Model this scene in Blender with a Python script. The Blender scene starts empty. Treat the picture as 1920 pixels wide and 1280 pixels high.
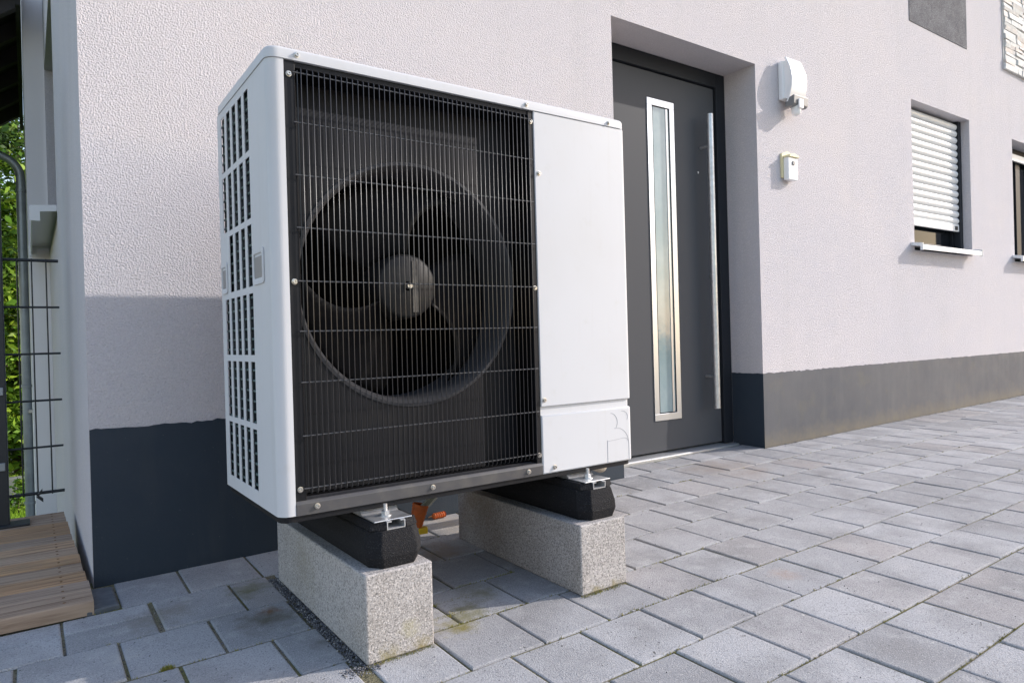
import bpy, math, random
from mathutils import Vector, Matrix
random.seed(11)
sc = bpy.context.scene
col = sc.collection
rad = math.radians

# ------------------------------------------------------------------ camera
F_PX, YAW, PITCH, ROLL = 1290.1, 0.612625, -0.003465, -0.027512
CAM = Vector((-0.42929, -1.48718, 0.65768))
fw = Vector((math.sin(YAW)*math.cos(PITCH), math.cos(YAW)*math.cos(PITCH), math.sin(PITCH)))
rt = Vector((math.cos(YAW), -math.sin(YAW), 0.0))
up = rt.cross(fw)
r2 = math.cos(ROLL)*rt + math.sin(ROLL)*up
u2 = -math.sin(ROLL)*rt + math.cos(ROLL)*up
cd = bpy.data.cameras.new('camera'); cam = bpy.data.objects.new('camera', cd); col.objects.link(cam)
cd.sensor_width = 36.0; cd.lens = F_PX/1920*36.0; cd.clip_start = 0.02; cd.clip_end = 2000
cam.matrix_world = Matrix(((r2.x, u2.x, -fw.x, CAM.x), (r2.y, u2.y, -fw.y, CAM.y), (r2.z, u2.z, -fw.z, CAM.z), (0, 0, 0, 1)))
sc.camera = cam

# ------------------------------------------------------------------ sky and sun
SUN_TRAVEL = Vector((-2.42, 1.0, -1.335)).normalized()
w = bpy.data.worlds.new('World'); sc.world = w; w.use_nodes = True
nt = w.node_tree; bg = nt.nodes['Background']
sky = nt.nodes.new('ShaderNodeTexSky'); sky.sky_type = 'NISHITA'; sky.sun_disc = False
sky.sun_elevation = math.asin(-SUN_TRAVEL.z)
sky.sun_rotation = math.atan2(-SUN_TRAVEL.x, -SUN_TRAVEL.y)
sky.air_density = 1.35; sky.dust_density = 1.0; sky.ozone_density = 1.0
hue = nt.nodes.new('ShaderNodeMix'); hue.data_type = 'RGBA'; hue.blend_type = 'MULTIPLY'; hue.inputs[0].default_value = 1.0
hue.inputs[7].default_value = (1.06, 0.985, 1.02, 1)
nt.links.new(sky.outputs[0], hue.inputs[6]); nt.links.new(hue.outputs[2], bg.inputs[0]); bg.inputs[1].default_value = 0.15
sd = bpy.data.lights.new('sun', 'SUN'); sun = bpy.data.objects.new('sun', sd); col.objects.link(sun)
sd.energy = 2.15; sd.angle = rad(0.53); sd.color = (1.0, 0.935, 0.875)
sun.rotation_euler = SUN_TRAVEL.to_track_quat('-Z', 'Y').to_euler(); sun.location = (8, -6, 9)
vs = sc.view_settings; vs.view_transform = 'Standard'; vs.look = 'None'; vs.exposure = 0.95; vs.gamma = 1.0
vs.use_curve_mapping = False

# ------------------------------------------------------------------ materials
def mat(name, base, rough=0.7, metal=0.0, spec=0.4, blotch=None, blotch2=None, speck=None, rnd=0.0, tint=None,
        bump=None, bump2=None, rough_var=0.0, coat=0.0, trans=0.0, streak=None, stains=(), splash=None):
    m = bpy.data.materials.new(name); m.use_nodes = True
    t = m.node_tree; N = t.nodes; L = t.links; b = N['Principled BSDF']
    b.inputs['Roughness'].default_value = rough; b.inputs['Metallic'].default_value = metal
    b.inputs['Specular IOR Level'].default_value = spec
    if coat: b.inputs['Coat Weight'].default_value = coat; b.inputs['Coat Roughness'].default_value = 0.12
    g = N.new('ShaderNodeNewGeometry'); pos = g.outputs['Position']
    def mix(fac, a, c, mode='MIX'):
        n = N.new('ShaderNodeMix'); n.data_type = 'RGBA'; n.blend_type = mode
        if hasattr(fac, 'is_output'): L.new(fac, n.inputs[0])
        else: n.inputs[0].default_value = fac
        for s, k in ((a, 6), (c, 7)):
            if hasattr(s, 'is_output'): L.new(s, n.inputs[k])
            else: n.inputs[k].default_value = (*s, 1) if len(s) == 3 else s
        return n.outputs[2]
    def noise(scale, detail=3, rough_=0.55, vec=None):
        n = N.new('ShaderNodeTexNoise'); n.inputs['Scale'].default_value = scale
        n.inputs['Detail'].default_value = detail; n.inputs['Roughness'].default_value = rough_
        L.new(vec or pos, n.inputs['Vector']); return n.outputs[0]
    def ramp(src, lo, hi, a=0.0, c=1.0):
        n = N.new('ShaderNodeMapRange'); n.inputs[1].default_value = lo; n.inputs[2].default_value = hi
        n.inputs[3].default_value = a; n.inputs[4].default_value = c; L.new(src, n.inputs[0]); return n.outputs[0]
    c = base
    rv = None
    if rnd or tint:
        oi = N.new('ShaderNodeObjectInfo'); ad = N.new('ShaderNodeMath'); ad.operation = 'ADD'
        L.new(oi.outputs['Random'], ad.inputs[0]); L.new(g.outputs['Random Per Island'], ad.inputs[1])
        fr = N.new('ShaderNodeMath'); fr.operation = 'FRACT'; L.new(ad.outputs[0], fr.inputs[0]); rv = fr.outputs[0]
    if rnd:
        v = ramp(rv, 0, 1, 1-rnd, 1+rnd*0.7)
        cc = N.new('ShaderNodeCombineColor')
        for i in range(3): L.new(v, cc.inputs[i])
        c = mix(1.0, c, cc.outputs[0], 'MULTIPLY')
    if tint:
        ml = N.new('ShaderNodeMath'); ml.operation = 'MULTIPLY'; ml.inputs[1].default_value = 7.31; L.new(rv, ml.inputs[0])
        f2 = N.new('ShaderNodeMath'); f2.operation = 'FRACT'; L.new(ml.outputs[0], f2.inputs[0])
        c = mix(ramp(f2.outputs[0], tint[1], 1.0, 0, tint[2]), c, tint[0])
    for bl in (blotch, blotch2):
        if bl: c = mix(ramp(noise(bl[1], 4), bl[2], bl[3], 0, bl[4] if len(bl) > 4 else 1), c, bl[0])
    if streak:
        mp = N.new('ShaderNodeMapping'); mp.inputs['Scale'].default_value = streak[1]; L.new(pos, mp.inputs['Vector'])
        c = mix(ramp(noise(1.0, 4, 0.6, mp.outputs[0]), streak[2], streak[3], 0, streak[4]), c, streak[0])
    if speck:
        for (sc_, scol, lo, hi, am) in speck:
            c = mix(ramp(noise(sc_, 2, 0.6), lo, hi, 0, am), c, scol)
    if splash:
        sx = N.new('ShaderNodeSeparateXYZ'); L.new(pos, sx.inputs[0])
        hh = N.new('ShaderNodeMath'); hh.operation = 'MULTIPLY_ADD'; hh.inputs[1].default_value = -0.0113; L.new(sx.outputs[0], hh.inputs[0]); L.new(sx.outputs[2], hh.inputs[2])
        h2 = N.new('ShaderNodeMath'); h2.operation = 'MULTIPLY_ADD'; h2.inputs[1].default_value = 0.16; L.new(noise(14, 6, 0.7), h2.inputs[0]); L.new(hh.outputs[0], h2.inputs[2])
        c = mix(ramp(h2.outputs[0], 0.16, 0.03, 0, splash[1]), c, splash[0])
    for (cen, rd_, scol, am) in stains:
        dv = N.new('ShaderNodeVectorMath'); dv.operation = 'DISTANCE'; L.new(pos, dv.inputs[0]); dv.inputs[1].default_value = cen
        ad_ = N.new('ShaderNodeMath'); ad_.operation = 'MULTIPLY_ADD'; ad_.inputs[1].default_value = rd_*2.2
        L.new(noise(2.2/rd_, 5, 0.65), ad_.inputs[0]); L.new(dv.outputs['Value'], ad_.inputs[2])
        c = mix(ramp(ad_.outputs[0], rd_*2.1, rd_*1.1, 0, am), c, scol)
    if hasattr(c, 'is_output'): L.new(c, b.inputs['Base Color'])
    else: b.inputs['Base Color'].default_value = (*c, 1)
    if rough_var:
        L.new(ramp(noise(9, 4), 0.3, 0.7, rough-rough_var, rough+rough_var), b.inputs['Roughness'])
    last = None
    for bm_ in (bump, bump2):
        if bm_:
            n = N.new('ShaderNodeBump'); n.inputs['Strength'].default_value = bm_[1]; n.inputs['Distance'].default_value = bm_[2]
            L.new(noise(bm_[0], bm_[3] if len(bm_) > 3 else 2, 0.6), n.inputs['Height'])
            if last: L.new(last, n.inputs['Normal'])
            last = n.outputs[0]
    if last: L.new(last, b.inputs['Normal'])
    if trans: b.inputs['Transmission Weight'].default_value = trans
    return m

MT = dict(
    plaster=mat('white_scratch_plaster', (0.670, 0.630, 0.645), 0.9, spec=0.15, blotch=((0.615, 0.59, 0.62), 0.7, 0.4, 0.65, 0.8),
                blotch2=((0.69, 0.64, 0.635), 2.3, 0.5, 0.75, 0.6), streak=((0.57, 0.55, 0.55), (5, 5, .35), 0.52, 0.75, 0.45), speck=[(230, (0.46, 0.44, 0.45), 0.53, 0.70, 0.6), (120, (0.74, 0.70, 0.71), 0.52, 0.68, 0.55)],  # dark speckle paints shade into the pits between plaster grains
                bump=(180, 1.0, 0.0080, 3), bump2=(400, 0.5, 0.0018, 1)),
    plaster_smooth=mat('smooth_white_wall_paint', (0.82, 0.79, 0.79), 0.85, spec=0.2, blotch=((0.77, 0.745, 0.76), 1.2, 0.4, 0.7), bump=(300, 0.3, 0.001)),
    plinth=mat('shade_tone_plinth_paint', (0.028, 0.040, 0.056), 0.62, spec=0.25, blotch=((0.045, 0.053, 0.066), 2.4, 0.48, 0.75, 0.7),  # anthracite paint, darkened to carry the shade left of the unit
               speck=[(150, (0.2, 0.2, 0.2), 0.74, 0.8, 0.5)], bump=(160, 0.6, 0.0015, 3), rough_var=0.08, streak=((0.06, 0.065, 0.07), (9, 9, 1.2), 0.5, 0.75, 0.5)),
    plinth_lit_tone=mat('sunlit_tone_plinth_paint', (0.088, 0.092, 0.104), 0.66, splash=((0.19, 0.165, 0.12), 0.85), spec=0.25, blotch=((0.115, 0.117, 0.125), 2.0, 0.42, 0.72, 0.8),  # same plinth paint, lightened to carry the sun on the right stretch
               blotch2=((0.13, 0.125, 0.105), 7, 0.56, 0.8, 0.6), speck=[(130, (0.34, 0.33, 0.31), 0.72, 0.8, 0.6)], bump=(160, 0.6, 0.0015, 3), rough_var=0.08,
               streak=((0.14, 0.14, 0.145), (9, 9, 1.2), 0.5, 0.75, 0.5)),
    accent=mat('grey_scratch_plaster', (0.11, 0.11, 0.12), 0.9, spec=0.2, blotch=((0.17, 0.17, 0.18), 14, 0.4, 0.65), bump=(190, 1.0, 0.004, 2),
               speck=[(130, (0.30, 0.30, 0.32), 0.52, 0.64, 0.85), (210, (0.04, 0.04, 0.045), 0.55, 0.66, 0.8)]),
    stone=mat('pale_quartzite', (0.70, 0.69, 0.66), 0.8, rnd=0.18, tint=((0.66, 0.54, 0.46), 0.45, 0.8), blotch=((0.5, 0.5, 0.5), 16, 0.45, 0.7, 0.7), bump=(60, 0.7, 0.006, 4)),
    paver=mat('concrete_paver', (0.388, 0.386, 0.394), 0.88, spec=0.25, rnd=0.22, tint=((0.37, 0.325, 0.30), 0.80, 0.55),
              stains=[((.063, .336, -.026), .035, (.20, .085, .03), .85), ((.045, .29, -.027), .085, (.13, .115, .085), .9), ((.057, .523, -.023), .07, (.17, .165, .09), .85), ((.461, .01, -.029), .07, (.17, .16, .05), .85), ((.40, -.05, -.03), .06, (.22, .19, .05), .9), ((.55, .10, -.03), .08, (.20, .19, .11), .7), ((1.30, -.33, -.026), .05, (.36, .27, .22), .7), ((2.3, .62, .0), .30, (.30, .255, .22), .7), ((-.17, .48, -.03), .09, (.22, .20, .16), .7), ((.12, .08, -.03), .05, (.17, .16, .15), .8), ((-.27, .29, -.03), .05, (.52, .50, .46), .5), ((.62, .45, -.02), .12, (.28, .22, .17), .7), ((.82, .72, -.01), .14, (.42, .37, .29), .7)],
              blotch=((0.25, 0.245, 0.245), 5, 0.45, 0.72, 0.9), blotch2=((0.48, 0.47, 0.465), 15, 0.54, 0.74, 0.65),
              speck=[(240, (0.20, 0.20, 0.205), 0.52, 0.66, 0.75), (430, (0.66, 0.65, 0.64), 0.58, 0.68, 0.6), (75, (0.045, 0.045, 0.04), 0.715, 0.75, 0.95), (38, (0.62, 0.60, 0.55), 0.755, 0.80, 0.7)],
              bump=(330, 1.0, 0.0022, 2), bump2=(45, 0.35, 0.003, 3)),
    joint=mat('joint_sand_and_moss', (0.25, 0.22, 0.16), 0.95, spec=0.1, blotch=((0.16, 0.16, 0.055), 4, 0.42, 0.6, 0.85), blotch2=((0.14, 0.13, 0.08), 26, 0.55, 0.75, 0.8),
              speck=[(260, (0.07, 0.06, 0.045), 0.5, 0.62, 0.8)], bump=(240, 1.0, 0.005, 3)),
    moss=mat('moss', (0.24, 0.24, 0.05), 0.95, spec=0.1, blotch=((0.30, 0.25, 0.09), 60, 0.4, 0.6)),
    slate=mat('slate_scrap', (0.10, 0.11, 0.12), 0.75, blotch=((0.16, 0.17, 0.18), 30, 0.4, 0.7), bump=(50, 0.6, 0.004, 4)),
    gravel=mat('dark_basalt_grit', (0.10, 0.10, 0.11), 0.85, rnd=0.6, tint=((0.33, 0.32, 0.30), 0.75, 1.0)),
    granite=mat('flamed_granite', (0.43, 0.405, 0.39), 0.75, spec=0.35, blotch=((0.32, 0.295, 0.265), 9, 0.42, 0.72, 0.8),
                speck=[(180, (0.22, 0.21, 0.20), 0.51, 0.58, 0.8), (250, (0.62, 0.58, 0.55), 0.56, 0.62, 0.85), (310, (0.05, 0.05, 0.05), 0.61, 0.66, 0.85)],
                stains=[((.20, -.10, -.03), .035, (.24, .20, .06), .75), ((.28, -.10, -.03), .035, (.26, .21, .07), .75), ((.80, -.10, -.03), .03, (.24, .20, .06), .7), ((.87, -.10, -.03), .03, (.24, .20, .06), .7), ((.25, -.10, .02), .03, (.36, .33, .16), .5), ((.75, .40, .12), .16, (.22, .17, .12), .55), ((.148, .30, .10), .10, (.27, .245, .19), .5)], bump=(260, 0.5, 0.002, 3)),
    rubber=mat('recycled_black_rubber', (0.010, 0.010, 0.012), 0.85, spec=0.3, speck=[(330, (0.06, 0.06, 0.06), 0.6, 0.68, 0.7)], bump=(330, 1.0, 0.003, 2)),
    white=mat('white_powder_coat', (0.595, 0.598, 0.61), 0.42, spec=0.08, bump=(700, 0.06, 0.0006), rough_var=0.06, blotch=((0.565, 0.56, 0.555), 3, 0.48, 0.78, 0.6), blotch2=((0.54, 0.53, 0.51), 22, 0.60, 0.8, 0.45),
              streak=((0.53, 0.52, 0.50), (38, 38, 1.6), 0.56, 0.8, 0.4)),
    white_line=mat('grey_press_line', (0.36, 0.37, 0.40), 0.6),
    dark=mat('charcoal_coated_steel', (0.010, 0.0105, 0.013), 0.5, spec=0.2, blotch=((0.022, 0.021, 0.020), 11, 0.5, 0.8, 0.7), rough_var=0.08, bump=(500, 0.1, 0.0006)),
    rail=mat('grey_coated_base_rail', (0.06, 0.059, 0.063), 0.45, spec=0.5, blotch=((0.10, 0.095, 0.085), 18, 0.52, 0.78, 0.8), rough_var=0.08, bump=(500, 0.1, 0.0006)),
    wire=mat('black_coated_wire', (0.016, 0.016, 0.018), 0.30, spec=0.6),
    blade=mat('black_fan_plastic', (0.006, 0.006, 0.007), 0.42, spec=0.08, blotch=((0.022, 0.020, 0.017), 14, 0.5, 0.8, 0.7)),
    wire_lit=mat('sunlit_tone_cross_wire', (0.06, 0.06, 0.062), 0.35, spec=0.6),  # wire coating lightened to paint in the sun caught by the cross wires
    hub=mat('dusty_black_hub', (0.017, 0.017, 0.018), 0.5, spec=0.2, blotch=((0.026, 0.025, 0.023), 30, 0.45, 0.7)),
    bell=mat('glossy_black_bell_mouth', (0.055, 0.055, 0.058), 0.45, spec=0.05),
    label=mat('painted_sun_strip', (0.14, 0.128, 0.108), 0.7, blotch=((0.06, 0.055, 0.05), 40, 0.4, 0.7)),  # pale colour paints a stripe of sunlight on the hub
    interior=mat('dark_interior', (0.004, 0.004, 0.0045), 0.8, spec=0.1),
    coil=mat('teal_fin_coil', (0.024, 0.040, 0.050), 0.7, spec=0.2),
    tube=mat('coil_tube', (0.13, 0.19, 0.185), 0.5, spec=0.3),
    zinc=mat('galvanised_steel', (0.62, 0.63, 0.64), 0.38, metal=0.85, blotch=((0.5, 0.5, 0.5), 40, 0.4, 0.7), rough_var=0.1),
    screw=mat('screw_steel', (0.60, 0.57, 0.52), 0.32, metal=0.9, blotch=((0.32, 0.24, 0.16), 160, 0.5, 0.75, 0.7)),
    steel=mat('brushed_stainless', (0.50, 0.535, 0.58), 0.34, metal=1.0, bump=(300, 0.05, 0.0005)),
    steel_dull=mat('satin_stainless', (0.48, 0.50, 0.53), 0.36, metal=0.9),
    door=mat('anthracite_door_paint', (0.088, 0.090, 0.096), 0.42, spec=0.05, rough_var=0.04, bump=(900, 0.06, 0.0004), speck=[(90, (0.3, 0.3, 0.3), 0.78, 0.82, 0.4)]),
    frame=mat('anthracite_frame', (0.022, 0.025, 0.031), 0.45, spec=0.15),
    glass=mat('frosted_green_glass', (0.22, 0.30, 0.31), 0.10, spec=0.8, blotch=((0.36, 0.42, 0.42), 4, 0.4, 0.7, 0.8), bump=(26, 0.12, 0.004)),
    pane=mat('dark_window_pane', (0.010, 0.012, 0.015), 0.06, spec=0.08),
    shutter=mat('white_shutter_slat', (0.74, 0.74, 0.73), 0.45, spec=0.4),
    alu=mat('white_aluminium', (0.76, 0.77, 0.78), 0.38, spec=0.5),
    alu_grey=mat('raw_aluminium', (0.52, 0.53, 0.54), 0.4, metal=0.6),
    lamp_white=mat('opal_lamp_cover', (0.86, 0.86, 0.86), 0.3, spec=0.5),
    lamp_grey=mat('lamp_grey_plastic', (0.20, 0.20, 0.20), 0.4, spec=0.5),
    cream=mat('yellowed_plastic', (0.76, 0.68, 0.42), 0.5),
    orange=mat('orange_conduit', (0.58, 0.13, 0.025), 0.6, blotch=((0.38, 0.10, 0.03), 60, 0.45, 0.7)), yellow=mat('yellow_plastic', (0.80, 0.52, 0.02), 0.45),
    cable_grey=mat('grey_cable', (0.26, 0.27, 0.22), 0.5), cable_white=mat('pale_cable', (0.66, 0.64, 0.58), 0.5),
    foam=mat('beige_pipe_foam', (0.40, 0.35, 0.28), 0.9, blotch=((0.28, 0.25, 0.21), 40, 0.4, 0.7), bump=(120, 0.5, 0.003)),
    wood=mat('weathered_plank', (0.50, 0.305, 0.165), 0.8, rnd=0.34, tint=((0.36, 0.31, 0.27), 0.35, 0.9), streak=((0.17, 0.105, 0.065), (4, 130, 60), 0.42, 0.68, 0.85),
             blotch=((0.33, 0.25, 0.16), 6, 0.5, 0.75, 0.6), bump=(150, 0.4, 0.002, 3)),
    fence=mat('anthracite_fence_coat', (0.016, 0.020, 0.026), 0.45, spec=0.5),
    pipe=mat('zinc_downpipe', (0.30, 0.33, 0.36), 0.45, metal=0.6, blotch=((0.22, 0.24, 0.26), 7, 0.4, 0.7)),
    roofwood=mat('dark_stained_timber', (0.020, 0.018, 0.016), 0.8), roofwood2=mat('dark_rafter_timber', (0.035, 0.03, 0.028), 0.7),
    tile=mat('dark_roof_tile', (0.05, 0.05, 0.05), 0.7),
    leaf=mat('leaf_green', (0.10, 0.20, 0.018), 0.5, spec=0.25, rnd=0.6, tint=((0.26, 0.38, 0.03), 0.45, 1.0)),
    leaf_dark=mat('dark_leaf_green', (0.045, 0.10, 0.014), 0.5, spec=0.25, rnd=0.5, tint=((0.17, 0.28, 0.03), 0.55, 1.0)),
    bark=mat('bark', (0.09, 0.07, 0.05), 0.9, bump=(40, 0.8, 0.01)),
    lawn=mat('lawn_soil', (0.15, 0.25, 0.02), 0.95, spec=0.1, blotch=((0.22, 0.34, 0.025), 3, 0.4, 0.65)),
    grass=mat('grass_blade', (0.20, 0.34, 0.016), 0.6, spec=0.3, rnd=0.4),
    concrete=mat('garden_concrete', (0.22, 0.23, 0.22), 0.9, blotch=((0.15, 0.17, 0.15), 3, 0.4, 0.7), bump=(60, 0.4, 0.004)),
    earth=mat('earth', (0.16, 0.15, 0.13), 0.95, spec=0.1, blotch=((0.11, 0.14, 0.05), 0.6, 0.4, 0.6)),
    dryleaf=mat('dry_leaf', (0.16, 0.08, 0.03), 0.8),
)
for nm in ('leaf', 'leaf_dark', 'grass'):
    b = MT[nm].node_tree.nodes['Principled BSDF']
    b.inputs['Subsurface Weight'].default_value = 0.0

# ------------------------------------------------------------------ mesh helpers
class MB:
    def __init__(s): s.v = []; s.f = []
    def add(s, vs_, fs): o = len(s.v); s.v += [tuple(a) for a in vs_]; s.f += [tuple(i+o for i in f) for f in fs]; return s
    def box(s, x0, x1, y0, y1, z0, z1):
        return s.add([(x0,y0,z0),(x1,y0,z0),(x1,y1,z0),(x0,y1,z0),(x0,y0,z1),(x1,y0,z1),(x1,y1,z1),(x0,y1,z1)],
                     [(0,3,2,1),(4,5,6,7),(0,1,5,4),(1,2,6,5),(2,3,7,6),(3,0,4,7)])
    def prism(s, pts, axis, a, c):
        # 2-D polygon pts extruded along axis from a to c
        n = len(pts)
        def P(p, t): return {0: (t, p[0], p[1]), 1: (p[0], t, p[1]), 2: (p[0], p[1], t)}[axis]
        return s.add([P(p, a) for p in pts]+[P(p, c) for p in pts],
                     [tuple(range(n))[::-1], tuple(range(n, 2*n))]+[(i, (i+1) % n, (i+1) % n+n, i+n) for i in range(n)])
    def rings(s, rs, cap0=True, cap1=True, closed=True):
        n = len(rs[0]); o = len(s.v)
        for r in rs: s.v += [tuple(p) for p in r]
        for k in range(len(rs)-1):
            for i in range(n if closed else n-1):
                j = (i+1) % n; s.f.append((o+k*n+i, o+k*n+j, o+(k+1)*n+j, o+(k+1)*n+i))
        if cap0: s.f.append(tuple(o+i for i in range(n))[::-1])
        if cap1: s.f.append(tuple(o+(len(rs)-1)*n+i for i in range(n)))
        return s
    def tube(s, path, r, n=8, caps=True):
        path = [Vector(p) for p in path]; rs = []; prev = None
        for i, p in enumerate(path):
            t = (path[min(i+1, len(path)-1)]-path[max(i-1, 0)]).normalized()
            if prev is None:
                a = t.orthogonal().normalized()
            else:
                a = (prev - t*prev.dot(t)).normalized()
            prev = a; b = t.cross(a); rr = r[i] if isinstance(r, (list, tuple)) else r
            rs.append([p+(a*math.cos(2*math.pi*k/n)+b*math.sin(2*math.pi*k/n))*rr for k in range(n)])
        return s.rings(rs, caps, caps)
    def lathe(s, prof, c, axis, n=48, caps=(False, False)):
        rs = []
        for r, h in prof:
            ring = []
            for k in range(n):
                a = 2*math.pi*k/n; u, v = r*math.cos(a), r*math.sin(a)
                ring.append({2: (c[0]+u, c[1]+v, c[2]+h), 1: (c[0]+u, c[1]+h, c[2]+v), 0: (c[0]+h, c[1]+u, c[2]+v)}[axis])
            rs.append(ring)
        return s.rings(rs, *caps)
    def mesh(s, name, org=(0, 0, 0), smooth=None):
        me = bpy.data.meshes.new(name)
        me.from_pydata([(a[0]-org[0], a[1]-org[1], a[2]-org[2]) for a in s.v], [], s.f); me.validate()
        if smooth:
            for p in me.polygons: p.use_smooth = True
            me.set_sharp_from_angle(angle=rad(smooth))
        return me

ORG = {}
def tag(o, label=None, cat=None, group=None, kind=None):
    if label: o['label'] = label
    if cat: o['category'] = cat
    if group: o['group'] = group
    if kind: o['kind'] = kind
    return o
def thing(name, loc, label, cat, group=None):
    o = bpy.data.objects.new(name, None); col.objects.link(o); o.location = loc; o.empty_display_size = 0.1
    ORG[o.name] = Vector(loc); return tag(o, label, cat, group)
def root_org(p): return ORG[p.name] if p else Vector((0, 0, 0))
def link(name, me, m, parent=None, loc=None, rot=None, bevel=0, seg=2, flip=False):
    """loc is a world position for meshes made about their own origin."""
    o = bpy.data.objects.new(name, me); col.objects.link(o)
    if m and not me.materials: me.materials.append(MT[m])
    if parent: o.parent = parent; ORG[o.name] = root_org(parent)
    else: ORG[o.name] = Vector((0, 0, 0))
    if loc is not None: o.location = Vector(loc)-root_org(parent); ORG[o.name] = Vector(loc)
    if rot is not None: o.rotation_euler = rot
    if bevel:
        b = o.modifiers.new('bevel', 'BEVEL'); b.width = bevel; b.segments = seg; b.limit_method = 'ANGLE'; b.angle_limit = rad(40)
        b.harden_normals = False
    return o
def build(mb, name, m, parent=None, bevel=0, smooth=None, seg=2):
    return link(name, mb.mesh(name, root_org(parent), smooth), m, parent, bevel=bevel, seg=seg)
def box(name, m, parent, *a, bevel=0, smooth=None):
    return build(MB().box(*a), name, m, parent, bevel, smooth)
def solidify(o, t, off=-1):
    s = o.modifiers.new('solid', 'SOLIDIFY'); s.thickness = t; s.offset = off; return o

G0, GX, GY = -0.0339, 0.0113, 0.02
def G(x, y): return G0+GX*x+GY*y
YW = 0.834
XC = -0.293

# ================================================================== GROUND AND PAVEMENT
gm = MB()
gm.add([(-400, -400, -0.35), (400, -400, -0.35), (400, 1.2, -0.35), (-400, 1.2, -0.35)], [(0, 1, 2, 3)])
gm.add([(-400, 1.2, -1.62), (400, 1.2, -1.62), (400, 400, -1.62), (-400, 400, -1.62)], [(0, 1, 2, 3)])
gm.add([(-400, 1.2, -0.35), (400, 1.2, -0.35), (400, 1.2, -1.62), (-400, 1.2, -1.62)], [(0, 1, 2, 3)])
tag(build(gm, 'ground', 'earth'), kind='structure')

PX0, PX1, PY0, PY1 = -3.6, 11.0, -4.3, 1.02
pm = MB()
def bedz(x, y): return G(x, y)-0.0045
for (a, c, d, e) in ((PX0, PX1, PY0, YW+0.05), (1.79, 2.92, YW+0.05, 1.0)):
    pm.add([(a, d, bedz(a, d)), (c, d, bedz(c, d)), (c, e, bedz(c, e)), (a, e, bedz(a, e))], [(0, 1, 2, 3)])
a, c, d, e = PX0, PX1, PY0, YW+0.05
pm.add([(a, d, bedz(a, d)), (c, d, bedz(c, d)), (c, d, -0.4), (a, d, -0.4)], [(0, 1, 2, 3)])
pm.add([(a, d, bedz(a, d)), (a, e, bedz(a, e)), (a, e, -0.4), (a, d, -0.4)], [(0, 1, 2, 3)])
pm.add([(c, d, bedz(c, d)), (c, e, bedz(c, e)), (c, e, -0.4), (c, d, -0.4)], [(0, 1, 2, 3)])
pave = tag(build(pm, 'pavement', 'joint'), kind='structure')

TILT = Matrix.Rotation(math.atan(GY), 4, 'X') @ Matrix.Rotation(-math.atan(GX), 4, 'Y')
def paver_pts(x0, x1, y0, y1, dz, ch=0.0045, jit=0.0):
    z = lambda x, y: G(x, y)+dz
    out = []
    for inset, dh in ((0, -0.045), (0, -ch), (ch*0.35, -ch*0.28), (ch, 0)):
        for (x, y) in ((x0+inset, y0+inset), (x1-inset, y0+inset), (x1-inset, y1-inset), (x0+inset, y1-inset)):
            out.append((x, y, z(x, y)+dh))
    return out
PF = [(12, 13, 14, 15)]+[(4*k+i, 4*k+(i+1) % 4, 4*k+4+(i+1) % 4, 4*k+4+i) for k in range(3) for i in range(4)]
rows = [-0.245, -0.040, 0.168, 0.381, 0.604, 0.828]
bounds = [-0.245-0.2025*k for k in range(1, 21)][::-1]+rows
MX, J = 0.1972, 0.0060
pavers = []      # (x0,x1,y0,y1)
rp = random.Random(5)
for r in range(len(bounds)-1):
    y0, y1 = bounds[r], bounds[r+1]
    k0 = r-20    # row -245..-40 is 0
    off = 0.516 if k0 % 2 == 0 else 0.4165
    n0 = int((PX0-off)/MX)-1; n1 = int((PX1-off)/MX)+1
    for n in range(n0, n1):
        a, c = off+n*MX, off+(n+1)*MX
        if c > PX1 or a < PX0: continue
        a, c, d, e = a+J/2, c-J/2, y0+J*0.42, y1-J*0.42
        if y1 > 0.7 and c < -0.24: continue
        if y1 > 0.7 and a < -0.24: a = -0.243
        if 0.37 < y0 < 0.5 and c < -0.10:        # narrow strips beside the deck
            k = round((-0.181-c)/MX); c = -0.181-k*MX-J/2; a = c-MX+J; m = y0+0.125; pavers.append((a, c, d, m-J/2)); pavers.append((a, c, m+J/2, e)); continue
        # gap with grit beside the left block
        if e > -0.09 and d < 0.56 and a < 0.150 and c > 0.126:
            if 0.126-a > 0.03: pavers.append((a, 0.126, d, e))
            if c-0.152 > 0.02: pavers.append((0.152, c, d, e))
            continue
        pavers.append((a, c, d, e))
for n in range(6):
    a = 1.815+n*0.181; pavers.append((a+J/2, a+0.181-J/2, YW+0.002, 0.985))
def px_of(x, y, z):
    d = Vector((x, y, z))-CAM; q = d.dot(fw)
    if q < 0.15: return None
    return (960+F_PX*d.dot(r2)/q, 640-F_PX*d.dot(u2)/q)
def area(p):
    q = [px_of(x, y, G(x, y)) for x, y in ((p[0], p[2]), (p[1], p[2]), (p[1], p[3]), (p[0], p[3]))]
    if any(v is None for v in q): return 0
    if all(v[0] < 0 or v[0] > 1920 or v[1] > 1280 or v[1] < 0 for v in q): return 0
    return abs(sum(q[i][0]*q[(i+1) % 4][1]-q[(i+1) % 4][0]*q[i][1] for i in range(4)))/2
pavers.sort(key=area, reverse=True)
shared = {}
rest = MB()
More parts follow.
